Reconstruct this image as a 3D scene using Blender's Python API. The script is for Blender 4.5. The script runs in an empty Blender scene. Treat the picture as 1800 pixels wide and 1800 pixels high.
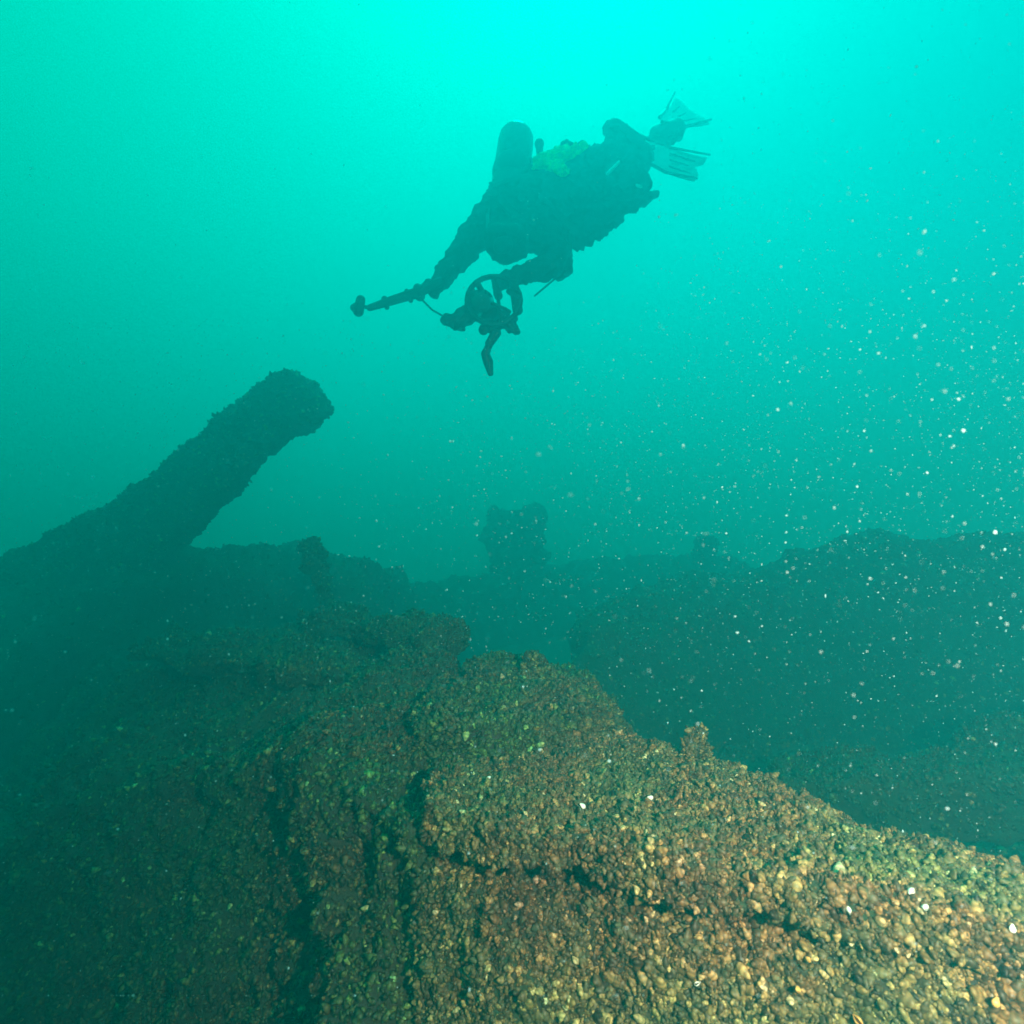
import bpy, math, random
import numpy as np
from mathutils import Vector, noise, Matrix
rng = np.random.default_rng(7); random.seed(7)
S = bpy.context.scene
COL = S.collection
# ------------------------------------------------------------------ camera
F = 1072.0                       # focal length in pixels of the 1800 px photograph
cam = bpy.data.cameras.new('camera'); camo = bpy.data.objects.new('camera', cam); COL.objects.link(camo)
camo.location = (0, 0, 0); camo.rotation_euler = (math.radians(90), 0, 0)
cam.sensor_width = 36; cam.lens = 36 * F / 1800; cam.clip_start = 0.02; cam.clip_end = 400
cam.dof.use_dof = True; cam.dof.focus_distance = 2.2; cam.dof.aperture_fstop = 3.6
S.camera = camo
# ------------------------------------------------------------------ sky seen through the water above, sun
SUN_EL, SUN_AZ = math.radians(53), math.radians(6)
w = bpy.data.worlds.new('World'); S.world = w; w.use_nodes = True
nt = w.node_tree; nt.nodes.clear()
N = nt.nodes.new; L = nt.links.new
out = N('ShaderNodeOutputWorld'); bg = N('ShaderNodeBackground'); L(bg.outputs[0], out.inputs[0])
sky = N('ShaderNodeTexSky'); sky.sky_type = 'NISHITA'; sky.sun_disc = False
sky.sun_elevation = SUN_EL; sky.sun_rotation = SUN_AZ
bw = N('ShaderNodeRGBToBW'); L(sky.outputs[0], bw.inputs[0])
skm = N('ShaderNodeMath'); skm.operation = 'MULTIPLY_ADD'; skm.inputs[1].default_value = 0.045; skm.inputs[2].default_value = 0.75
L(bw.outputs[0], skm.inputs[0])
tc = N('ShaderNodeTexCoord'); sx = N('ShaderNodeSeparateXYZ'); L(tc.outputs['Generated'], sx.inputs[0])
mr = N('ShaderNodeMapRange'); mr.inputs[1].default_value = -1; mr.inputs[2].default_value = 1; L(sx.outputs[2], mr.inputs[0])
rp = N('ShaderNodeValToRGB'); L(mr.outputs[0], rp.inputs[0])
cr = rp.color_ramp; cr.interpolation = 'B_SPLINE'
stops = [(0.0, (0.0, .006, .004)), (0.40, (0.0, .02, .016)), (0.50, (0.0, .23, .20)), (0.60, (0.0, .47, .40)), (0.70, (0.0, .74, .56)), (0.82, (.0, .92, .66)), (1.0, (.0, 1.3, .85))]
while len(cr.elements) < len(stops): cr.elements.new(.5)
for e, (p, c) in zip(cr.elements, stops): e.position = p; e.color = (*c, 1)
mx = N('ShaderNodeVectorMath'); mx.operation = 'SCALE'; L(rp.outputs[0], mx.inputs[0]); L(skm.outputs[0], mx.inputs['Scale'])
hx = N('ShaderNodeMapRange'); L(sx.outputs[0], hx.inputs[0])          # dive light's blue backscatter painted into the world colour: greener left, bluer right
for i_, v_ in ((1, -.6), (2, .6), (3, .82), (4, 1.32)): hx.inputs[i_].default_value = v_
hc = N('ShaderNodeCombineXYZ'); hc.inputs[0].default_value = 1; hc.inputs[1].default_value = 1; L(hx.outputs[0], hc.inputs[2])
hm = N('ShaderNodeVectorMath'); hm.operation = 'MULTIPLY'; L(mx.outputs[0], hm.inputs[0]); L(hc.outputs[0], hm.inputs[1])
L(hm.outputs[0], bg.inputs[0]); bg.inputs[1].default_value = 1.0
sd = bpy.data.lights.new('sun', 'SUN'); so = bpy.data.objects.new('sun', sd); COL.objects.link(so)
sd.energy = 1.85; sd.angle = math.radians(14); sd.color = (.0, 1.0, .78)
dirv = Vector((math.sin(SUN_AZ) * math.cos(SUN_EL), math.cos(SUN_AZ) * math.cos(SUN_EL), math.sin(SUN_EL)))
so.rotation_euler = dirv.to_track_quat('Z', 'Y').to_euler()
# the photographer's video light, held out to the right of the lens
ld = bpy.data.lights.new('dive_light', 'SPOT'); lo = bpy.data.objects.new('dive_light', ld); COL.objects.link(lo)
lo.location = (.82, -.28, .26); ld.energy = 730; ld.color = (1.0, .80, .58); ld.spot_size = math.radians(124); ld.spot_blend = 1.0
ld.shadow_soft_size = .04
lo.rotation_euler = (lo.location - Vector((1.25, 1.2, -.82))).to_track_quat('Z', 'Y').to_euler()
S.view_settings.view_transform = 'Standard'; S.view_settings.look = 'None'; S.view_settings.gamma = 1; S.view_settings.exposure = 0
S.cycles.volume_bounces = 1; S.cycles.max_bounces = 5; S.cycles.diffuse_bounces = 2; S.cycles.use_denoising = True
S.cycles.sample_clamp_indirect = 4

# ------------------------------------------------------------------ helpers
def P(u, v, y):
    return Vector(((u - 900) / F * y, y, (900 - v) / F * y))
def tag(o, label=None, cat=None, group=None, kind=None):
    if label: o['label'] = label
    if cat: o['category'] = cat
    if group: o['group'] = group
    if kind: o['kind'] = kind
    return o
def link(name, me, mat, parent=None):
    o = bpy.data.objects.new(name, me); COL.objects.link(o)
    if mat: me.materials.append(mat)
    if parent: o.parent = parent
    return o
def mesh_np(name, v, f, smooth=True):
    """v (n,3), f list of equal-size or mixed faces"""
    me = bpy.data.meshes.new(name)
    if isinstance(f, np.ndarray):
        k = f.shape[1]; nf = len(f)
        me.vertices.add(len(v)); me.vertices.foreach_set('co', np.asarray(v, np.float32).ravel())
        me.loops.add(nf * k); me.loops.foreach_set('vertex_index', f.astype(np.int32).ravel())
        me.polygons.add(nf); me.polygons.foreach_set('loop_start', (np.arange(nf) * k).astype(np.int32))
        me.update(calc_edges=True); me.validate()
    else:
        me.from_pydata([tuple(x) for x in v], [], f); me.update()
    if smooth: me.polygons.foreach_set('use_smooth', np.ones(len(me.polygons), bool))
    return me

# ------------------------------------------------------------------ materials
def nodes(name):
    m = bpy.data.materials.new(name); m.use_nodes = True; t = m.node_tree
    return m, t, t.nodes['Principled BSDF']
def ramp(t, fac, stops, interp='LINEAR'):
    r = t.nodes.new('ShaderNodeValToRGB'); c = r.color_ramp; c.interpolation = interp
    while len(c.elements) < len(stops): c.elements.new(.5)
    for e, (p, k) in zip(c.elements, stops): e.position = p; e.color = (*k, 1)
    t.links.new(fac, r.inputs[0]); return r.outputs[0]
def noise_n(t, scale, detail=4, rough=.6, vec=None):
    n = t.nodes.new('ShaderNodeTexNoise'); n.inputs['Scale'].default_value = scale; n.inputs['Detail'].default_value = detail
    n.inputs['Roughness'].default_value = rough
    if vec is None:
        g = t.nodes.new('ShaderNodeNewGeometry'); vec = g.outputs['Position']
    t.links.new(vec, n.inputs['Vector']); return n.outputs[0]
def mixc(t, fac, a, b, mode='MIX'):
    m = t.nodes.new('ShaderNodeMix'); m.data_type = 'RGBA'; m.blend_type = mode
    for s, val in ((m.inputs[0], fac), (m.inputs[6], a), (m.inputs[7], b)):
        if hasattr(val, 'is_output'): t.links.new(val, s)
        elif isinstance(val, tuple): s.default_value = (*val, 1)
        else: s.default_value = val
    return m.outputs[2]
def bump(t, b, h, strength, dist):
    n = t.nodes.new('ShaderNodeBump'); n.inputs['Strength'].default_value = strength; n.inputs['Distance'].default_value = dist
    t.links.new(h, n.inputs['Height']); t.links.new(n.outputs[0], b.inputs['Normal'])

def crust_material():            # the silted, algae-grown timber under and between the mussels
    m, t, b = nodes('encrusted_wood')
    c1 = ramp(t, noise_n(t, 45, 6, .7), [(.3, (.012, .012, .010)), (.5, (.06, .055, .04)), (.7, (.17, .15, .10))])
    c2 = ramp(t, noise_n(t, 3.1, 4), [(.40, (.10, .09, .085)), (.5, (.10, .12, .07)), (.62, (.05, .17, .07))])
    b_in = mixc(t, .5, c1, c2)
    t.links.new(b_in, b.inputs['Base Color']); b.inputs['Roughness'].default_value = .9
    bump(t, b, noise_n(t, 95, 6, .75), 1, .035)
    return m
M_CRUST = crust_material()
def mussel_material(algae=False):
    m, t, b = nodes('mussel_shell')
    a = t.nodes.new('ShaderNodeAttribute'); a.attribute_name = 'tint'
    s = t.nodes.new('ShaderNodeAttribute'); s.attribute_name = 'along'
    c = ramp(t, a.outputs['Fac'], [(0, (.018, .014, .011)), (.25, (.055, .045, .03)), (.48, (.13, .09, .045)), (.72, (.30, .205, .09)), (.9, (.55, .41, .20)), (1, (.66, .58, .42))])
    # growth bands along the shell
    ad = t.nodes.new('ShaderNodeMath'); ad.operation = 'MULTIPLY_ADD'; ad.inputs[1].default_value = 22
    t.links.new(s.outputs['Fac'], ad.inputs[0]); t.links.new(a.outputs['Fac'], ad.inputs[2])
    sn = t.nodes.new('ShaderNodeMath'); sn.operation = 'SINE'; t.links.new(ad.outputs[0], sn.inputs[0])
    mr = t.nodes.new('ShaderNodeMapRange'); mr.inputs[1].default_value = -1; mr.inputs[2].default_value = 1; mr.inputs[3].default_value = .55; mr.inputs[4].default_value = 1.1
    t.links.new(sn.outputs[0], mr.inputs[0])
    v = t.nodes.new('ShaderNodeVectorMath'); v.operation = 'SCALE'; t.links.new(c, v.inputs[0]); t.links.new(mr.outputs[0], v.inputs['Scale'])
    # silt and algae films in broad patches
    pt = ramp(t, noise_n(t, 2.6, 3, .55), [(.36, (.66, .44, .42)), (.45, (1.0, .74, .60)), (.53, (1.0, 1.0, .78)), (.64, (.60, .88, .60))])
    if algae: pt = ramp(t, noise_n(t, 2.2, 4, .6), [(.36, (.66, .46, .42)), (.44, (.85, .78, .55)), (.51, (.50, 1.0, .55)), (.64, (.30, .95, .48))])
    cc = mixc(t, 1.0, v.outputs[0], pt, 'MULTIPLY')
    fs = ramp(t, noise_n(t, 26, 4, .65), [(.48, (0, 0, 0)), (.72, (.7, .7, .7))])
    cc = mixc(t, fs, cc, (.10, .115, .062))
    t.links.new(cc, b.inputs['Base Color']); b.inputs['Roughness'].default_value = .5
    b.inputs['Specular IOR Level'].default_value = .3
    return m
M_MUS = mussel_material(); M_MUS_ALGAE = mussel_material(True)
def flat_mat(name, col, rough=.6, var=.25, scale=20, spec=.4, metal=0):
    m, t, b = nodes(name)
    lo_ = tuple(c * (1 - var) for c in col); hi_ = tuple(min(1, c * (1 + var)) for c in col)
    t.links.new(ramp(t, noise_n(t, scale, 5), [(.35, lo_), (.65, hi_)]), b.inputs['Base Color'])
    b.inputs['Roughness'].default_value = rough; b.inputs['Specular IOR Level'].default_value = spec; b.inputs['Metallic'].default_value = metal
    return m

# ------------------------------------------------------------------ lofted, noise-worn solids
def loft_mesh(name, sections, seg, per, amp=.03, freq=3.0, fine=.008, seed=0, rnd=2, capcone=.5):
    """sections: list of lists of corner Vectors (same count). seg: steps between sections; per: ring vertices per side"""
    rings = []
    ns = len(sections); nc = len(sections[0])
    def cat(p0, p1, p2, p3, t):
        return .5 * ((2 * p1) + (p2 - p0) * t + (2 * p0 - 5 * p1 + 4 * p2 - p3) * t * t + (3 * p1 - p0 - 3 * p2 + p3) * t ** 3)
    sec = [np.array([list(c) for c in s], float) for s in sections]
    segs = seg if isinstance(seg, (list, tuple)) else [seg] * (ns - 1)
    for i in range(ns - 1):
        p0, p1, p2, p3 = sec[max(i - 1, 0)], sec[i], sec[i + 1], sec[min(i + 2, ns - 1)]
        for k in range(segs[i]): rings.append(cat(p0, p1, p2, p3, k / segs[i]))
    rings.append(sec[-1])
    # caps: shrink the end rings
    def cap(r, other):
        c = r.mean(0); d = c - other.mean(0); ln = np.linalg.norm(d); d = d / max(ln, 1e-6)
        size = np.linalg.norm(r - c, axis=1).mean(); outl = []
        for s_, o_ in ((.93, .06), (.8, .12), (.6, .16), (.35, .19), (.12, .20)):
            outl.append(c + (r - c) * s_ + d * size * o_ * capcone * 2)
        return outl
    a = cap(rings[0], rings[1]); b = cap(rings[-1], rings[-2])
    rings = a[::-1] + rings + b
    full = []
    for r in rings:
        q = []
        for j in range(nc):
            for k in range(per): q.append(r[j] + (r[(j + 1) % nc] - r[j]) * (k / per))
        q = np.array(q)
        for _ in range(rnd): q = (np.roll(q, 1, 0) + q * 2 + np.roll(q, -1, 0)) / 4
        full.append(q)
    V = np.concatenate(full); m = nc * per; nr = len(full)
    idx = np.arange(nr * m).reshape(nr, m)
    A = idx[:-1]; B = idx[1:]
    faces = np.stack([A, np.roll(A, -1, 1), np.roll(B, -1, 1), B], -1).reshape(-1, 4)
    tip0, tip1 = len(V), len(V) + 1
    V = np.vstack([V, full[0].mean(0), full[-1].mean(0)])
    caps = np.array([[tip0, idx[0][(j + 1) % m], idx[0][j], idx[0][j]] for j in range(m)])
    fl = [tuple(f) for f in faces] + [(tip0, idx[0][(j + 1) % m], idx[0][j]) for j in range(m)] + [(tip1, idx[-1][j], idx[-1][(j + 1) % m]) for j in range(m)]
    me = bpy.data.meshes.new(name); me.from_pydata([tuple(x) for x in V], [], fl); me.update()
    import bmesh
    bm = bmesh.new(); bm.from_mesh(me); bmesh.ops.recalc_face_normals(bm, faces=bm.faces); bm.normal_update()
    off = Vector((seed * 3.7, seed * 1.3, seed * 2.1))
    nrm = [v.normal.copy() for v in bm.verts]
    for v, n in zip(bm.verts, nrm):
        p = v.co * freq + off
        d = noise.fractal(p, .9, 2.1, 4) * amp + noise.noise(v.co * freq * 7 + off) * fine + noise.noise(v.co * freq * 17 + off) * fine * .6
        v.co += n * d
    bm.normal_update(); bm.to_mesh(me); bm.free()
    me.polygons.foreach_set('use_smooth', np.ones(len(me.polygons), bool))
    return me

# a mussel: pointed beak, swollen middle, rounded end
def mussel_template(nr, na):
    v = [(0, 0, 0)]; al = [0]
    for i in range(1, nr + 1):
        t = i / (nr + 1); w_ = (math.sin(math.pi * t ** .75)) ** .8 * (1 if t < .8 else .95)
        for k in range(na):
            a = 2 * math.pi * k / na
            v.append((t, math.cos(a) * w_ * .34, math.sin(a) * w_ * .25)); al.append(t)
    v.append((1, 0, 0)); al.append(1)
    f = []
    for k in range(na): f.append((0, 1 + (k + 1) % na, 1 + k))
    for i in range(nr - 1):
        for k in range(na):
            a = 1 + i * na + k; b = 1 + i * na + (k + 1) % na
            f.append((a, b, b + na)); f.append((a, b + na, a + na))
    for k in range(na): f.append((len(v) - 1, 1 + (nr - 1) * na + k, 1 + (nr - 1) * na + (k + 1) % na))
    return np.array(v) - [.35, 0, 0], np.array(f), np.array(al)
T_HI, T_LO = mussel_template(5, 8), mussel_template(2, 4)

def mussels(name, me, n, size, parent, hi=True, tint=(.42, .2), near=None, up=-.35, standing=.55, seed=1):
    """scatter n shells over mesh me (world coordinates) as one crust object"""
    r = np.random.default_rng(seed)
    nv = len(me.vertices); co = np.empty(nv * 3, np.float32); me.vertices.foreach_get('co', co); co = co.reshape(-1, 3)
    me.calc_loop_triangles(); nt_ = len(me.loop_triangles); tr = np.empty(nt_ * 3, np.int32); me.loop_triangles.foreach_get('vertices', tr); tr = tr.reshape(-1, 3)
    a, b, c = co[tr[:, 0]], co[tr[:, 1]], co[tr[:, 2]]
    cr_ = np.cross(b - a, c - a); ar = np.linalg.norm(cr_, axis=1) + 1e-12; nn = cr_ / ar[:, None]
    cen = (a + b + c) / 3
    wgt = ar * (nn[:, 2] > up)
    facing = (nn * -cen).sum(1) / np.linalg.norm(cen, axis=1)
    wgt *= np.where(facing > -.25, 1, .12)
    if near: wgt *= near(cen)
    wgt /= wgt.sum()
    pick = r.choice(nt_, n, p=wgt)
    r1, r2 = r.random(n), r.random(n); q = np.sqrt(r1)
    pos = a[pick] * (1 - q)[:, None] + b[pick] * (q * (1 - r2))[:, None] + c[pick] * (q * r2)[:, None]
    nrm = nn[pick]
    rv = r.normal(size=(n, 3)); tg = rv - (rv * nrm).sum(1)[:, None] * nrm; tg /= np.linalg.norm(tg, axis=1)[:, None]
    st = np.clip(r.normal(standing, .35, n), -.15, 1.1)[:, None]
    X = tg * (1 - st * .8) + nrm * st; X /= np.linalg.norm(X, axis=1)[:, None]
    Y = np.cross(nrm + r.normal(size=(n, 3)) * .4, X); Y /= np.linalg.norm(Y, axis=1)[:, None]; Z = np.cross(X, Y)
    sz = size * np.clip(r.lognormal(0, .38, n), .4, 2.3)
    tv, tf, ta = T_HI if hi else T_LO
    loc = tv[None] * sz[:, None, None]
    V = pos[:, None] + loc[..., :1] * X[:, None] + loc[..., 1:2] * Y[:, None] * (r.uniform(.8, 1.25, n))[:, None, None] + loc[..., 2:] * Z[:, None]
    Fc = tf[None] + (np.arange(n) * len(tv))[:, None, None]
    m2 = mesh_np(name, V.reshape(-1, 3), Fc.reshape(-1, 3))
    ti = np.clip(r.normal(tint[0], tint[1], n), 0, 1)
    ti = np.where(r.random(n) < .006, r.uniform(.9, 1, n), ti)
    at = m2.attributes.new('tint', 'FLOAT', 'POINT'); at.data.foreach_set('value', np.repeat(ti, len(tv)).astype(np.float32))
    al = m2.attributes.new('along', 'FLOAT', 'POINT'); al.data.foreach_set('value', np.tile(ta, n).astype(np.float32))
    o = link(name, m2, M_MUS, parent); o['kind'] = 'stuff'
    return o
def V3(*a): return Vector(a)

# ------------------------------------------------------------------ lakebed
def lakebed():
    xs = np.linspace(-1, 1, 240); xs = np.sign(xs) * (np.abs(xs) ** 2.2) * 44
    ys = np.linspace(0, 1, 220) ** 2.0 * 47 - 3
    v = []
    for y in ys:
        for x in xs:
            z = -1.95 + noise.fractal(Vector((x * .45, y * .45, 2)), .9, 2, 5) * .28 + noise.noise(Vector((x * 4, y * 4, 5))) * .04
            if x < 0: z -= min(1.0, -x * .18)
            v.append((x, y, z))
    n, m = len(ys), len(xs); idx = np.arange(n * m).reshape(n, m)
    f = np.stack([idx[:-1, :-1], idx[:-1, 1:], idx[1:, 1:], idx[1:, :-1]], -1).reshape(-1, 4)
    me = mesh_np('lakebed', np.array(v), f)
    m_, t, b = nodes('silt')
    c = ramp(t, noise_n(t, 1.1, 6, .65), [(.35, (.035, .04, .035)), (.5, (.09, .10, .07)), (.66, (.09, .17, .09))])
    c = mixc(t, ramp(t, noise_n(t, 32, 6, .75), [(.42, (0, 0, 0)), (.62, (1, 1, 1))]), c, (.16, .15, .11))
    t.links.new(c, b.inputs['Base Color']); b.inputs['Roughness'].default_value = .95
    bump(t, b, noise_n(t, 28, 6, .7), 1, .04)
    o = link('lakebed', me, m_); o['kind'] = 'structure'
    return me, o
bed_me, bed = lakebed()
def near_bed(c):
    d = np.linalg.norm(c, axis=1); return ((d < 7.5) & (c[:, 1] > 1.2) & (np.abs(c[:, 0]) < c[:, 1] * 1.1)) * 1.0
cr_bed = mussels('mussel_bed', bed_me, 26000, .05, None, hi=False, near=near_bed, up=-1, seed=21)
tag(cr_bed, 'loose cover of small mussel shells over the silty lakebed behind the wreck timbers', 'mussel bed')

# ------------------------------------------------------------------ wreck timbers
def wreck(name, label, cat, secs, seg, per, nm, size, group=None, hi=True, part='mussel_crust', tint=(.42, .2), near=None, **kw):
    me = loft_mesh(name, secs, seg, per, **kw)
    o = link(name, me, M_CRUST); tag(o, label, cat, group)
    if nm:
      cru = mussels(part, me, nm, size, o, hi=hi, tint=tint, near=near, up=-.6 if near else -.35, seed=len(bpy.data.objects))
      if name != 'hull_timber' and name != 'post_stub': cru.data.materials[0] = M_MUS_ALGAE
    return o
GW = 'mussel covered timbers of the wreck'
# A: the big foreground timber, lower right
def secA(tf, tn, zt=-.75, drop=.95, fwd=.26, g=1.0):
    return [V3(tf[0], tf[1], zt - .02), V3(tn[0], tn[1], zt), V3(tn[0], tn[1] - .012, zt - .07), V3(tn[0] + .03 * g, tn[1] - .02 + .085 * g, zt - .11), V3(tn[0] + .01 * g, tn[1] - .03, zt - .17), V3(tn[0] - .02, tn[1] - fwd, zt - drop), V3(tf[0], tf[1] + .1, zt - drop)]
nearA = lambda c: (np.abs(c[:, 0]) < c[:, 1] * 1.1 + .35) * 1.0 * (c[:, 2] > -c[:, 1] * .95 - .12)
A = wreck('hull_timber', 'massive square timber crusted with brown and tan mussels filling the lower right foreground', 'timber',
      [secA((-.28, 2.25), (-.21, 1.58), -.765, g=1.1), secA((.05, 2.32), (-.02, 1.44), -.755, g=1.1), secA((.38, 2.22), (.17, 1.39), g=.95), secA((.75, 1.70), (.48, 1.25), -.74, g=.7), secA((1.15, 1.345), (.95, 1.09), -.75, g=.1), secA((1.9, .85), (1.65, .58), -.76, g=0)],
      44, 26, 62000, .0145, GW, near=nearA, amp=.036, freq=2.8, fine=.02, rnd=5, seed=1, capcone=.25, tint=(.45, .19))
mussels('large_mussel_clump', A.data, 4200, .0185, A, tint=(.55, .2), near=lambda c: nearA(c) * (c[:, 1] < 1.35) * (c[:, 0] > .05) * (.15 + np.array([max(0, noise.noise(Vector(q) * 9)) for q in c])), seed=90)
# B: lump behind it
B = wreck('timber_block', 'low square block of encrusted timber resting across the far end of the big foreground timber', 'timber',
      [[V3(x0, y1, z - .02), V3(x0, y0, z - .05), V3(x0, y0 - .12, -.95), V3(x0, y1 + .1, -.95)] for x0, y0, y1, z in ((-.30, 2.05, 2.7, -.68), (-.1, 2.0, 2.75, -.63), (.12, 2.05, 2.75, -.65), (.30, 2.1, 2.65, -.66), (.38, 2.15, 2.55, -.71))],
      16, 26, 13000, .0175, GW, amp=.05, freq=4, fine=.016, rnd=5, seed=2, tint=(.36, .2))
# C: wide ridge on the left
def secC(tf, tn, bn): return [V3(*tf), V3(*tn), V3(*bn), V3(tf[0], tf[1] + .3, -2.6)]
C_ = wreck('hull_ridge', 'broad hull ridge with algae green top and dark side, left of the foreground timber', 'hull section',
      [secC((-3.6, 4.9, -1.5), (-2.5, 2.5, -1.6), (-2.5, 2.2, -2.9)), secC((-2.9, 4.5, -1.1), (-1.85, 2.4, -1.2), (-1.9, 2.1, -2.7)), secC((-2.3, 4.2, -.86), (-1.35, 2.35, -.97), (-1.4, 1.95, -2.5)), secC((-1.2, 4.0, -.80), (-.75, 1.98, -.81), (-.72, 1.62, -2.4)), secC((-.25, 3.5, -.86), (-.34, 1.62, -.79), (-.33, 1.30, -2.3)), secC((.5, 3.1, -.95), (.12, 1.62, -.93), (.15, 1.34, -2.3))],
      34, 50, 76000, .019, GW, hi=False, near=lambda c: (np.abs(c[:, 0]) < c[:, 1] * 1.0) * (c[:, 2] > -c[:, 1] * .95 - .1) * (c[:, 1] < 5) * np.where(c[:, 1] < 2.4, 2.2, 1.0), amp=.14, freq=2.1, fine=.035, rnd=5, seed=3, tint=(.36, .2))
# broken planks lying on the ridge top
def bar(p, q, wd, th, n=4, up=V3(0, 0, 1)):
    d = (q - p).normalized(); s = d.cross(up).normalized(); u_ = s.cross(d)
    out_ = []
    for i in range(n):
        c = p.lerp(q, i / (n - 1)); k = 1 + random.uniform(-.12, .12)
        out_.append([c + s * wd * k + u_ * th, c - s * wd * k + u_ * th, c - s * wd * k - u_ * th, c + s * wd * k - u_ * th])
    return out_
PLB = 'broken planks lying on the hull ridge'
wreck('broken_plank', 'broken plank curving along the crest of the left ridge, its end rounded over', 'plank', bar(P(285, 1135, 3.5), P(760, 1200, 2.75), .18, .04), 16, 14, 4800, .021, PLB, hi=False, amp=.11, freq=3.4, fine=.03, seed=4, tint=(.34, .2))
wreck('broken_plank', 'darker plank behind the crest running back to the short stake', 'plank', bar(P(550, 1085, 4.0), P(780, 1128, 3.3), .14, .05), 14, 12, 3000, .022, PLB, hi=False, amp=.10, freq=3.4, fine=.02, seed=6, tint=(.3, .2))
# posts and stubs
def post(p, q, r0, r1, n=4, wob=.15):
    d = (q - p).normalized(); s = d.cross(V3(0, 1, 0)).normalized(); t = d.cross(s); o_ = []
    for i in range(n):
        f = i / (n - 1); c = p.lerp(q, f); r_ = r0 + (r1 - r0) * f
        o_.append([c + (s * math.cos(a) + t * math.sin(a)) * r_ * (1 + random.uniform(-wob, wob)) for a in (math.pi * k / 2 + .6 for k in range(4))])
    return o_
wreck('post_stub', 'small furred post stub on the far edge of the foreground timber', 'post stub', post(P(1232, 1375, 1.86), P(1222, 1284, 1.92), .07, .03), 10, 10, 1000, .014, None, amp=.035, freq=9, fine=.014, rnd=3, seed=7, tint=(.4, .2))
wreck('post_stub', 'pointed knob of mussels rising from the top of the low block', 'post stub', post(P(945, 1215, 2.55), P(938, 1160, 2.6), .14, .06), 8, 10, 900, .02, None, amp=.03, freq=7, fine=.01, rnd=3, seed=8, tint=(.4, .2))
wreck('broken_stake', 'short dark stake with a frayed wide head standing behind the left ridge', 'stake', post(P(575, 1075, 4.5), P(545, 958, 4.6), .05, .085, wob=.4), 10, 8, 500, .03, None, hi=False, amp=.06, freq=6, fine=.02, rnd=2, seed=9, tint=(.3, .2))
# leaning timber
lt = []
for (u0, v0), (u1, v1), y, dp in (((-60, 1015), (90, 1180), 5.3, .46), ((84, 935), (205, 1070), 5.1, .36), ((180, 885), (288, 990), 5.0, .32), ((258, 834), (345, 930), 4.9, .3), ((346, 758), (410, 868), 4.8, .26), ((408, 710), (472, 800), 4.7, .24), ((462, 674), (530, 762), 4.6, .24), ((506, 652), (574, 732), 4.55, .22)):
    a, b = P(u0, v0, y), P(u1, v1, y - .08); b = a.lerp(b, .88); lt.append([a, b, b + V3(.03, dp, .03), a + V3(.03, dp, 0)])
wreck('leaning_timber', 'huge squared timber leaning up to the right, ragged along its lower edge', 'timber', lt, 22, 26, 12000, .022, GW, hi=False, amp=.05, freq=2.9, fine=.03, rnd=2, seed=10, capcone=.12, tint=(.48, .2))
# debris mounds behind
def mound(name, label, cat, pts, depth, base, n, seed, group=None, **kw):
    secs = []
    for (u, v, y) in pts:
        t = P(u, v, y); secs.append([V3(t.x, y + depth, t.z - .1), V3(t.x, y + depth * .35, t.z), V3(t.x, y - .05, t.z - .18), V3(t.x - .05, y - depth * .5, base), V3(t.x, y + depth, base)])
    return wreck(name, label, cat, secs, 22, 14, n,   .026, group, hi=False, seed=seed, **kw)
GD = 'wreckage heaps fading into the water'
mound('wreck_heap', 'dark green heap of wreckage at the foot of the leaning timber', 'wreckage', [(-160, 1060, 5.0), (60, 1030, 4.6), (230, 985, 4.7), (420, 955, 5.2), (560, 985, 5.6), (660, 1015, 6.0)], 1.4, -2.4, 9000, 11, GD, amp=.16, freq=1.8, fine=.05, rnd=2, tint=(.33, .2))
mound('wreck_heap', 'long low heap of wreckage joining the far stump, behind the ridge planks', 'wreckage', [(560, 1050, 6.2), (760, 1035, 8.0), (900, 1010, 9.8), (1060, 1002, 10.2), (1200, 985, 9.6), (1330, 985, 8.6)], 1.6, -2.3, 8000, 12, GD, amp=.18, freq=1.6, fine=.05, rnd=2, tint=(.33, .2))
mound('wreck_heap', 'broad rounded heap of wreckage filling the right side beyond the foreground timber', 'wreckage', [(1060, 1120, 4.9), (1220, 1050, 5.5), (1380, 1015, 5.6), (1500, 1000, 5.3), (1600, 965, 5.0), (1720, 950, 4.8), (1900, 960, 4.6), (2100, 980, 4.5)], 1.6, -2.2, 12000, 13, GD, amp=.17, freq=1.7, fine=.05, rnd=2, tint=(.42, .25))
wreck('far_stump', 'broad pale stump of a hull post barely visible in the murk below the diver', 'stump', post(P(905, 1060, 10.6), P(905, 900, 10.8), .50, .58, n=5, wob=.08), 14, 14, 1800, .032, None, hi=False, amp=.28, freq=1.9, fine=.06, rnd=2, seed=14, capcone=.12, tint=(.3, .2))
wreck('far_stump', 'small faint stump on the long heap at the right of the broad one', 'stump', post(P(1245, 1030, 9.4), P(1240, 948, 9.5), .26, .2, n=4, wob=.2), 10, 10, 700, .03, None, hi=False, amp=.07, freq=4, fine=.03, rnd=2, seed=15, tint=(.3, .2))
wreck('fallen_beam', 'low dark beam with a pale upper edge lying at the right beyond the foreground timber', 'beam', bar(P(1380, 1400, 3.3), P(1950, 1395, 2.7), .22, .14), 22, 16, 3500, .026, GW, hi=False, amp=.08, freq=2.5, fine=.02, rnd=3, seed=16, tint=(.26, .16))
wreck('fallen_beam', 'narrow beam end entering from the right edge above the low dark beam', 'beam', bar(P(1700, 1330, 3.2), P(2000, 1245, 2.8), .12, .1), 16, 12, 1500, .026, GW, hi=False, amp=.06, freq=3.5, fine=.02, rnd=3, seed=17, tint=(.26, .16))

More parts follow.
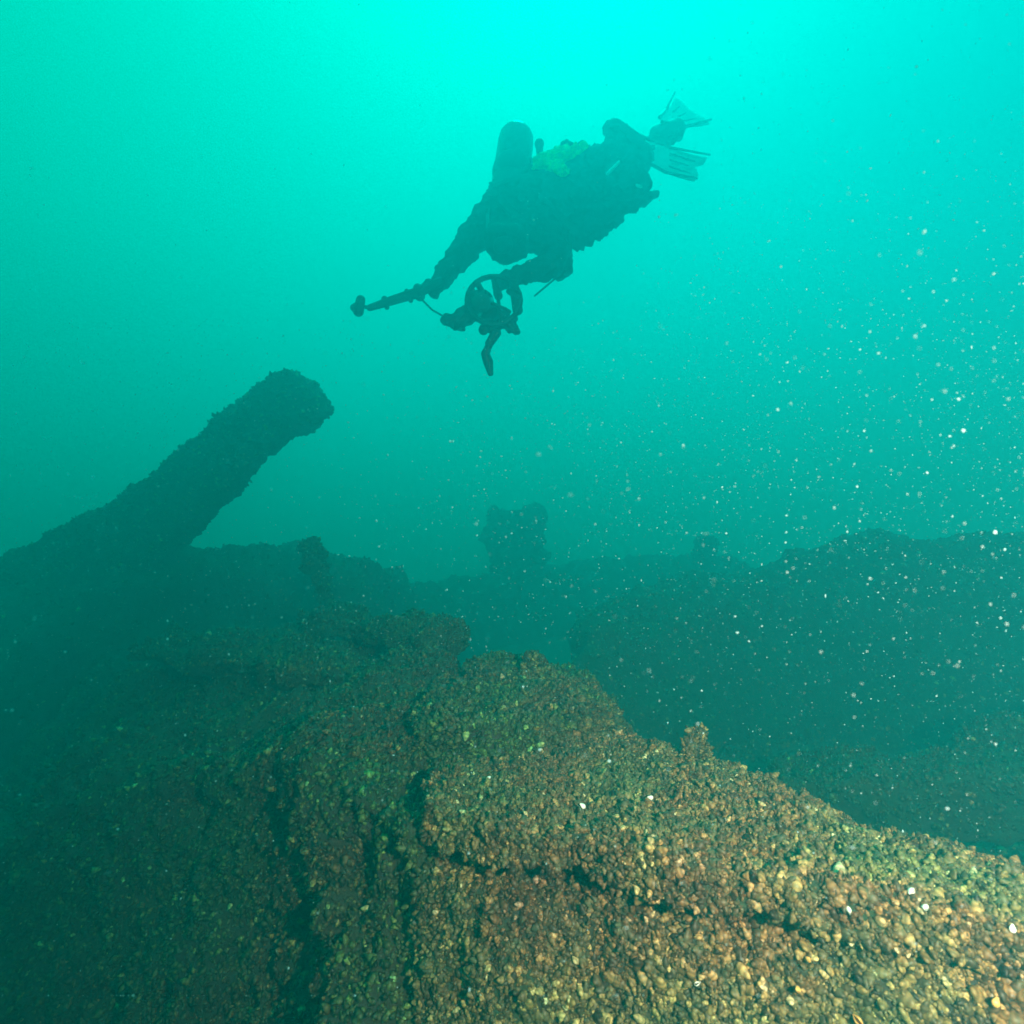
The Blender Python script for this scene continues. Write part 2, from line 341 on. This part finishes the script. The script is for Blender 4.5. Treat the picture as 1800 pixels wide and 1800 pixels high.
# ------------------------------------------------------------------ pale shells one can pick out
M_PALE = flat_mat('bleached_shell', (.82, .80, .74), .35, .08, 60)
M_AMBER = flat_mat('amber_shell', (.62, .34, .10), .35, .2, 60)
def shell_mesh(open_=.5):
    v, f = [], []
    for sgn in (1, -1):
        b = len(v)
        for i in range(9):
            t = i / 8; wd = (math.sin(math.pi * min(t ** .7, .93))) * .34 + .01
            for k in range(9):
                s = -1 + k / 4
                h = math.sqrt(max(0, 1 - s * s)) * wd * .55 * math.sin(math.pi * min(1, t * .9 + .08))
                y, z = s * wd, sgn * h
                a = sgn * open_ * .5 * (s + 1) / 2
                v.append((t, y, z + sgn * (y + wd) * math.tan(open_ * .5)))
        for i in range(8):
            for k in range(8):
                q = b + i * 9 + k; f.append((q, q + 1, q + 10, q + 9))
    return v, f
dg = None
def place_shell(u, v, s, mat, label, open_=.35):
    global dg
    dg = dg or bpy.context.evaluated_depsgraph_get()
    d = P(u, v, 1).normalized()
    ok, loc, nor, *_ = S.ray_cast(dg, V3(0, 0, 0) + d * .3, d)
    if not ok: return
    vv, ff = shell_mesh(open_); me = bpy.data.meshes.new('mussel_shell'); me.from_pydata(vv, [], ff); me.update()
    me.polygons.foreach_set('use_smooth', np.ones(len(me.polygons), bool))
    o = link('mussel_shell', me, mat); md = o.modifiers.new('thick', 'SOLIDIFY'); md.thickness = .05
    s *= .72; o.scale = (s, s, s); o.location = loc - d * s * .35
    q = random.uniform(0, 6.28)
    o.rotation_euler = (Matrix.Rotation(q, 3, nor) @ (-d).to_track_quat('Z', 'X').to_matrix()).to_euler()
    tag(o, label, 'shell', 'pale shells among the mussels')
bpy.context.view_layer.update()
place_shell(1029, 1421, .026, M_PALE, 'bright white shell, left one of the pair on the green top of the foreground timber')
place_shell(1148, 1403, .024, M_PALE, 'bright white shell, right one of the pair on the green top of the foreground timber')
place_shell(863, 1367, .016, M_PALE, 'tiny pale green shell near the left corner of the foreground timber')
place_shell(1604, 1562, .024, M_PALE, 'white shell with a pinkish side near the far edge of the foreground timber')
place_shell(1490, 1593, .022, M_PALE, 'white gaping shell midway along the top of the foreground timber')
place_shell(1632, 1596, .022, M_PALE, 'white shell just right of and below the pinkish one')
place_shell(1780, 1640, .02, M_PALE, 'white shell close to the right border of the photograph')
place_shell(1423, 1684, .022, M_AMBER, 'glowing amber shell on the brown slope of the foreground timber, topmost of the amber ones')
place_shell(1405, 1738, .022, M_AMBER, 'amber shell below the topmost amber one')
place_shell(1500, 1783, .034, M_AMBER, 'largest amber shell at the bottom border')
place_shell(1748, 1770, .024, M_AMBER, 'amber shell in the bottom right corner')
place_shell(1220, 1730, .02, M_PALE, 'thin crescent of white shell on the brown slope near the bottom')

# ------------------------------------------------------------------ diver
M_SUIT = flat_mat('black_neoprene', (.012, .013, .014), .75, .4, 30)
M_RIG = flat_mat('black_housing', (.012, .012, .013), .45, .3, 30)
M_TANK = flat_mat('painted_tank', (.035, .05, .05), .35, .3, 8)
M_FIN = flat_mat('white_fin_blade', (.62, .70, .68), .4, .1, 12)
M_HIVIS = flat_mat('yellow_green_fabric', (.32, .66, .10), .7, .35, 26)
M_GLASS = flat_mat('mask_glass', (.05, .07, .07), .05, .1, 5)
K = 1.28                       # the diver hangs about four metres off
def capsule(vs, fs, p, q, r0, r1, na=16, nb=6, flat=1.0, fdir=None):
    r0, r1 = r0 * K, r1 * K
    d = (q - p); ln = d.length; d.normalize()
    s = d.cross(fdir if fdir else V3(.3, 1, .2)).normalized(); t = d.cross(s)
    rings = []
    for i in range(nb + 1):
        a = -math.pi / 2 + math.pi / 2 * i / nb; rings.append((r0 * math.sin(a), r0 * math.cos(a)))
    for i in range(nb + 1):
        a = math.pi / 2 * i / nb; rings.append((ln + r1 * math.sin(a), r1 * math.cos(a)))
    b = len(vs)
    for (h, r_) in rings:
        for k in range(na):
            a = 2 * math.pi * k / na; vs.append(p + d * h + (s * math.cos(a) + t * math.sin(a) * flat) * max(r_, 1e-4))
    for i in range(len(rings) - 1):
        for k in range(na):
            a0 = b + i * na + k; a1 = b + i * na + (k + 1) % na; fs.append((a0, a1, a1 + na, a0 + na))
    fs.append(tuple(b + k for k in reversed(range(na)))); fs.append(tuple(b + (len(rings) - 1) * na + k for k in range(na)))
def caps(name, items, mat, parent=None, flat=1.0):
    vs, fs = [], []
    for it in items: capsule(vs, fs, *it[:4], flat=it[4] if len(it) > 4 else flat)
    me = bpy.data.meshes.new(name); me.from_pydata([tuple(v) for v in vs], [], fs); me.update()
    me.polygons.foreach_set('use_smooth', np.ones(len(me.polygons), bool))
    return link(name, me, mat, parent)
def fused(name, items, mat, parent=None, voxel=.008, smooth=4, wr=0.0, cat=None):
    """one continuous surface grown over the limbs"""
    o = caps('tmp', items, None)
    r = o.modifiers.new('r', 'REMESH'); r.mode = 'VOXEL'; r.voxel_size = voxel; r.use_smooth_shade = True
    s = o.modifiers.new('s', 'SMOOTH'); s.iterations = smooth; s.factor = .5
    dgx = bpy.context.evaluated_depsgraph_get(); me = bpy.data.meshes.new_from_object(o.evaluated_get(dgx))
    bpy.data.objects.remove(o); me.name = name
    if wr:
        nn = [v.normal.copy() for v in me.vertices]
        for v, n in zip(me.vertices, nn):
            v.co += n * (noise.fractal(v.co * 13, .8, 2.2, 3) * wr)
        me.update()
    me.polygons.foreach_set('use_smooth', np.ones(len(me.polygons), bool))
    me.materials.clear()
    return link(name, me, mat, parent)
def diver():
    p = lambda u, v, y: P(u, v, y * K)
    V3 = lambda *a: Vector(a) * K
    it = []
    # torso, chest towards the camera
    it += [(p(905, 385, 3.32), p(990, 350, 3.42), .19, .185), (p(990, 350, 3.42), p(1065, 315, 3.52), .185, .19)]
    it += [(p(893, 372, 3.28), p(950, 400, 3.30), .13, .13)]                     # shoulder girdle
    it += [(p(905, 392, 3.25), p(893, 418, 3.10), .075, .07)]                    # neck
    head = p(892, 423, 3.02)
    it += [(head, head + V3(-.01, -.03, -.02), .112, .10), (head + V3(-.02, -.06, -.05), head + V3(-.03, -.08, -.06), .06, .05)]
    # arm holding the light arm out to the left
    it += [(p(880, 362, 3.28), p(822, 432, 3.15), .098, .078), (p(822, 432, 3.15), p(776, 490, 3.05), .074, .048)]
    hnd = p(768, 500, 3.03)
    it += [(p(776, 490, 3.05), hnd, .045, .04, .6)]
    for k, (du, dv, ln) in enumerate(((-13, 10, 0), (-10, 16, 0), (-4, 20, 0), (3, 22, 0))):
        a = hnd + V3((-12 + k * 7) * .0028, -.02, -.01 * k + .005); b_ = p(768 + du - 4, 500 + dv - 8, 3.0); c_ = p(768 + du - 2, 500 + dv + 2, 3.035)
        it += [(a, b_, .0125, .0115), (b_, c_, .0115, .0095)]
    it += [(hnd, p(752, 496, 2.99), .016, .013), (p(752, 496, 2.99), p(744, 503, 2.99), .013, .010)]
    # arm bent to the camera rig
    it += [(p(955, 405, 3.26), p(984, 463, 3.12), .095, .075), (p(984, 463, 3.12), p(905, 486, 2.95), .072, .046)]
    h2 = p(893, 488, 2.93)
    it += [(p(905, 486, 2.95), h2, .044, .038, .6)]
    for k in range(4):
        a = p(890, 482 + k * 6, 2.93); b_ = p(876 - k, 484 + k * 8, 2.90); c_ = p(870, 492 + k * 8, 2.93)
        it += [(a, b_, .0125, .0115), (b_, c_, .0115, .0095)]
    it += [(h2, p(886, 500, 2.89), .016, .013), (p(886, 500, 2.89), p(879, 508, 2.90), .013, .01)]
    # near leg: thigh down to the knee, shin folded up and back
    it += [(p(1050, 325, 3.45), p(1118, 322, 3.30), .145, .075), (p(1118, 322, 3.30), p(1090, 262, 3.55), .075, .07)]
    it += [(p(1090, 262, 3.55), p(1074, 226, 3.62), .062, .048), (p(1074, 224, 3.62), p(1118, 250, 3.66), .050, .042)]
    # far leg
    it += [(p(1060, 305, 3.58), p(1120, 280, 3.70), .14, .10), (p(1120, 280, 3.70), p(1155, 250, 3.95), .08, .06)]
    it += [(p(1155, 250, 3.95), p(1190, 232, 4.0), .062, .05)]
    body = fused('person', it, M_SUIT, None, .0085, 3, .022)
    tag(body, 'scuba diver in black suit swimming head down with knees bent, holding a camera rig', 'person')
    ch = lambda n, items, mat, **k: caps(n, items, mat, body, **k)
    # buoyancy wing, harness, pockets
    fused('buoyancy_vest', [(p(893, 348, 3.44), p(1010, 305, 3.56), .125, .15), (p(1010, 305, 3.56), p(1060, 285, 3.62), .13, .09), (p(1020, 398, 3.38), p(1070, 380, 3.42), .10, .08), (p(960, 415, 3.30), p(1010, 410, 3.34), .09, .08), (p(1060, 368, 3.4), p(1148, 346, 3.42), .08, .022), (p(1000, 410, 3.34), p(1030, 412, 3.36), .07, .06)], M_SUIT, body, .012, 3, .05)
    ch('harness_strap', [(p(880, 352, 3.12), p(945, 420, 3.08), .022, .022, .4), (p(945, 345, 3.18), p(1010, 405, 3.22), .022, .022, .4)], M_RIG)
    pouch = fused('safety_pouch', [(p(952, 290, 3.30), p(985, 280, 3.33), .055, .06), (p(985, 280, 3.33), p(1022, 272, 3.40), .06, .045), (p(960, 285, 3.28), p(985, 305, 3.26), .055, .05)], M_HIVIS, body, .008, 2, .035)
    tag(pouch, 'yellow green pouch on the back')
    mask = ch('dive_mask', [(head + V3(-.055, -.075, .005), head + V3(.04, -.09, -.005), .045, .045, .7)], M_RIG)
    caps('mask_lens', [(head + V3(-.045, -.115, .0), head + V3(.03, -.125, -.005), .03, .03, .35)], M_GLASS, mask)
    reg = ch('regulator', [(head + V3(-.03, -.115, -.075), head + V3(-.01, -.125, -.075), .038, .038)], M_RIG)
    hose = [p(880, 420, 2.98), p(860, 405, 3.0), p(858, 380, 3.12), p(868, 345, 3.25), p(880, 322, 3.38)]
    ch('hose', [(hose[i], hose[i + 1], .013, .013) for i in range(4)], M_RIG)
    ch('hose', [(p(1000, 405, 3.05), p(1004, 440, 3.0), .006, .006), (p(1004, 440, 3.0), p(985, 482, 2.98), .006, .006), (p(985, 482, 2.98), p(940, 520, 2.95), .005, .004)], M_RIG)
    ch('thigh_knife', [(p(1068, 305, 3.20), p(1088, 285, 3.28), .010, .008)], M_FIN)
    ch('white_patch', [(p(1124, 326, 3.24), p(1138, 314, 3.30), .022, .014, .4)], M_FIN)  # small pale patch added by the knee, not a known part
    # fins
    def fin(root, side, tipa, tipb, th, rail):
        # root a,b -> tip a,b
        a, b_ = root; f_ = bpy.data.meshes.new('fin')
        vs = []; nx, ny = 14, 10
        nrm = (tipa - a).cross(b_ - a).normalized()
        for sgn in (1, -1):
            for i in range(nx + 1):
                t = i / nx
                for k in range(ny + 1):
                    s_ = k / ny; q = (a.lerp(tipa, t)).lerp(b_.lerp(tipb, t), s_)
                    if t > .75 and abs(s_ - .5) < .2: q = q - (tipa - a) * (t - .75) * .35 * (1 - abs(s_ - .5) / .2)
                    q = q + nrm * (math.sin(t * 2.4) * .035 * K + math.cos(s_ * 18.8) * .004) + nrm * sgn * th * (1 - .6 * t)
                    vs.append(q)
        n1 = (nx + 1) * (ny + 1); fs = []
        for i in range(nx):
            for k in range(ny):
                q = i * (ny + 1) + k; fs.append((q, q + 1, q + ny + 2, q + ny + 1)); r_ = q + n1; fs.append((r_, r_ + ny + 1, r_ + ny + 2, r_ + 1))
        rim = [k for k in range(ny + 1)] + [i * (ny + 1) + ny for i in range(1, nx + 1)] + [nx * (ny + 1) + k for k in range(ny - 1, -1, -1)] + [i * (ny + 1) for i in range(nx - 1, 0, -1)]
        for i in range(len(rim)):
            x, y = rim[i], rim[(i + 1) % len(rim)]; fs.append((y, x, x + n1, y + n1))
        f_.from_pydata([tuple(v) for v in vs], [], fs); f_.update()
        f_.polygons.foreach_set('use_smooth', np.ones(len(f_.polygons), bool))
        fo = link('fin', f_, M_FIN, body)
        m1 = (a.lerp(tipa, .5)) + nrm * .035 * K; m2 = (b_.lerp(tipb, .5)) + nrm * .035 * K
        caps('fin_rail', [(a, m1, rail, rail * .8), (m1, tipa, rail * .8, rail * .5)], M_RIG, fo)
        caps('fin_rail', [(b_, m2, rail, rail * .8), (m2, tipb, rail * .8, rail * .5)], M_RIG, fo)
        for s_ in (.25, .5, .75):
            q0 = a.lerp(tipa, .55).lerp(b_.lerp(tipb, .55), s_); q1 = a.lerp(tipa, .88).lerp(b_.lerp(tipb, .88), s_)
            caps('fin_rib', [(q0 + nrm * .03 * K, q1 + nrm * .03 * K, .006, .004)], M_RIG, fo)
        return fo
    f1 = fin((p(1100, 228, 3.60), p(1122, 276, 3.60)), 1, p(1248, 272, 3.95), p(1226, 314, 3.90), .007, .011)
    f2 = fin((p(1160, 206, 3.95), p(1164, 215, 3.9)), 1, p(1186, 162, 4.25), p(1250, 210, 4.2), .007, .013)
    caps('fin_pocket', [(p(1080, 228, 3.60), p(1118, 254, 3.62), .06, .058, .6)], M_RIG, f1)
    caps('fin_pocket', [(p(1160, 238, 3.93), p(1192, 222, 3.98), .072, .055, .6)], M_RIG, f2)
    # tank
    tk = caps('scuba_tank', [(p(907, 248, 3.52), p(893, 352, 3.40), .102, .105)], M_TANK)
    tag(tk, 'dark scuba tank standing up from the back of the diver, round end uppermost', 'scuba tank')
    caps('tank_valve', [(p(890, 372, 3.38), p(888, 385, 3.37), .03, .03), (p(878, 382, 3.36), p(905, 380, 3.36), .018, .018)], M_RIG, tk)
    caps('tank_band', [(p(900, 300, 3.45), p(899, 306, 3.445), .110, .110, 1.0)], M_RIG, tk)
    lt_ = caps('backup_light', [(p(948, 256, 3.45), p(949, 276, 3.45), .022, .018)], M_RIG)
    tag(lt_, 'small black backup light clipped beside the tank', 'dive light')
    caps('lens_ring', [(p(948, 252, 3.45), p(948, 254, 3.45), .026, .026)], M_RIG, lt_)
    # strobe arm in the hand
    arm = caps('strobe_arm', [(p(775, 495, 2.99), p(735, 514, 2.98), .022, .026), (p(735, 514, 2.98), p(690, 528, 2.96), .026, .022), (p(690, 528, 2.96), p(650, 541, 2.94), .022, .016), (p(650, 541, 2.94), p(634, 538, 2.93), .009, .009), (p(715, 512, 2.97), p(722, 528, 2.97), .012, .012), (p(676, 526, 2.95), p(680, 540, 2.95), .016, .012)], M_RIG)
    tag(arm, 'long black strobe arm pointed out left from the raised hand of the diver', 'strobe arm')
    caps('strobe_head', [(p(634, 527, 2.93), p(630, 547, 2.93), .022, .026)], M_RIG, arm)
    caps('strobe_lens', [(p(626, 540, 2.93), p(623, 541, 2.93), .022, .020)], M_GLASS, arm)
    caps('arm_clamp', [(p(735, 508, 2.98), p(738, 520, 2.98), .026, .026)], M_RIG, arm)
    caps('sync_cable', [(p(735, 520, 2.97), p(760, 545, 2.95), .0045, .0045), (p(760, 545, 2.95), p(790, 562, 2.93), .0045, .0045)], M_RIG, arm)
    # camera rig
    rig = fused('camera_rig', [(p(845, 538, 2.86), p(858, 546, 2.86), .046, .046), (p(862, 550, 2.88), p(884, 552, 2.88), .04, .035)], M_RIG, None, .007, 2)
    tag(rig, 'round black underwater camera housing with handles held out below the chest of the diver', 'camera')
    def ringpts(cu, cv, ru, rv, n, y, r_, a0=0, a1=6.283):
        pts = [p(cu + ru * math.cos(a0 + (a1 - a0) * i / n), cv + rv * math.sin(a0 + (a1 - a0) * i / n), y) for i in range(n + 1)]
        return [(pts[i], pts[i + 1], r_, r_) for i in range(n)]
    caps('handle_hoop', ringpts(868, 528, 47, 42, 22, 2.80, .012), M_RIG, rig)
    caps('cross_arm', [(p(828, 515, 2.79), p(895, 548, 2.79), .008, .010), (p(872, 492, 2.79), p(880, 566, 2.79), .009, .008), (p(840, 500, 2.79), p(850, 516, 2.8), .014, .012), (p(895, 512, 2.8), p(908, 520, 2.8), .014, .016)], M_RIG, rig)
    caps('dome_port', [(p(846, 532, 2.78), p(846, 532, 2.82), .045, .06)], M_GLASS, rig)
    caps('handle', [(p(903, 500, 2.82), p(910, 545, 2.82), .022, .024)], M_RIG, rig)
    caps('handle', [(p(828, 512, 2.82), p(824, 545, 2.82), .02, .024)], M_RIG, rig)
    caps('cold_shoe', [(p(868, 492, 2.82), p(876, 520, 2.80), .012, .02)], M_RIG, rig)
    fused('strobe', [(p(800, 565, 2.86), p(822, 556, 2.86), .038, .046), (p(786, 562, 2.85), p(792, 563, 2.85), .03, .034), (p(806, 550, 2.86), p(824, 546, 2.86), .016, .02), (p(800, 576, 2.86), p(815, 578, 2.86), .018, .014)], M_RIG, rig, .006, 1, .014)
    fused('strobe', [(p(862, 576, 2.86), p(888, 572, 2.86), .024, .022), (p(888, 572, 2.86), p(905, 580, 2.86), .026, .02), (p(900, 562, 2.86), p(908, 574, 2.86), .016, .012)], M_RIG, rig, .006, 1, .025)
    caps('arm_joint', [(p(872, 585, 2.86), p(860, 604, 2.86), .024, .020), (p(903, 560, 2.86), p(880, 570, 2.86), .02, .02), (p(860, 560, 2.86), p(850, 580, 2.86), .02, .024)], M_RIG, rig)
    caps('lanyard', [(p(862, 602, 2.86), p(853, 622, 2.87), .016, .020), (p(853, 622, 2.87), p(858, 636, 2.88), .020, .024), (p(858, 636, 2.88), p(862, 656, 2.88), .024, .014)], M_RIG, rig)
diver()

# ------------------------------------------------------------------ drifting particles
def snow():
    ico = bpy.data.meshes.new('i')
    import bmesh
    bm = bmesh.new(); bmesh.ops.create_icosphere(bm, subdivisions=1, radius=1); bm.to_mesh(ico); bm.free()
    tv = np.array([v.co[:] for v in ico.vertices]); tf = np.array([p.vertices[:] for p in ico.polygons]); bpy.data.meshes.remove(ico)
    n = 34000; r = rng
    y = .5 + (4.6 - .5) * r.random(n) ** .75
    # denser towards the right and in the middle heights
    u = 1900 - 2000 * r.random(n) ** 1.25
    v = np.clip(r.normal(820, 420, n), -80, 1750)
    keep = (v > 560) | (u > 1150 - 40 * r.random(n) ** 2) | (r.random(n) < .25)
    u, v, y = u[keep], v[keep], y[keep]; n = len(u)
    x = (u - 900) / F * y; z = (900 - v) / F * y
    pos = np.stack([x, y, z], 1)
    sz = .00056 * np.clip(r.lognormal(0, .55, n), .35, 4.5) * (0.55 + .45 * y)
    sq = r.uniform(.45, 1.5, (n, 1, 3))
    jit = 1 + r.normal(0, .22, (n, len(tv), 1))
    V = pos[:, None] + tv[None] * sq * jit * sz[:, None, None]
    Fc = tf[None] + (np.arange(n) * len(tv))[:, None, None]
    me = mesh_np('drifting_particles', V.reshape(-1, 3), Fc.reshape(-1, 3))
    m, t, b = nodes('pale_floc')
    o_ = t.nodes['Material Output']; t.nodes.remove(b)
    d = t.nodes.new('ShaderNodeBsdfDiffuse'); d.inputs[0].default_value = (.68, .86, 1, 1)
    tl = t.nodes.new('ShaderNodeBsdfTranslucent'); tl.inputs[0].default_value = (.95, .95, .9, 1)
    tp = t.nodes.new('ShaderNodeBsdfTransparent')
    m1 = t.nodes.new('ShaderNodeMixShader'); m2 = t.nodes.new('ShaderNodeMixShader'); m2.inputs[0].default_value = .45
    t.links.new(d.outputs[0], m1.inputs[1]); t.links.new(tl.outputs[0], m1.inputs[2])
    t.links.new(m1.outputs[0], m2.inputs[1]); t.links.new(tp.outputs[0], m2.inputs[2]); t.links.new(m2.outputs[0], o_.inputs[0])
    o = link('drifting_particles', me, m)
    tag(o, 'pale specks of silt and plankton drifting through the water, thickest on the right', 'particles', None, 'stuff')
snow()

# ------------------------------------------------------------------ the water itself, as haze
def haze():
    x0, x1, y0, y1, z0, z1 = -42, 42, -2.5, 42, -5.5, 3.6
    v = [(x, y, z) for x in (x0, x1) for y in (y0, y1) for z in (z0, z1)]
    f = [(0, 1, 3, 2), (4, 6, 7, 5), (0, 4, 5, 1), (2, 3, 7, 6), (0, 2, 6, 4), (1, 5, 7, 3)]
    me = bpy.data.meshes.new('haze'); me.from_pydata(v, [], f); me.update()
    m = bpy.data.materials.new('murky_water'); m.use_nodes = True; t = m.node_tree; t.nodes.clear()
    o_ = t.nodes.new('ShaderNodeOutputMaterial'); pv = t.nodes.new('ShaderNodeVolumePrincipled')
    pv.inputs['Color'].default_value = (.03, .73, .90, 1); pv.inputs['Absorption Color'].default_value = (0, .5, .45, 1)
    pv.inputs['Density'].default_value = .19; pv.inputs['Anisotropy'].default_value = .61
    t.links.new(pv.outputs[0], o_.inputs['Volume'])
    o = link('haze', me, m); o['kind'] = 'stuff'; o['label'] = 'murky green blue water fading everything with distance'; o['category'] = 'water haze'
haze()
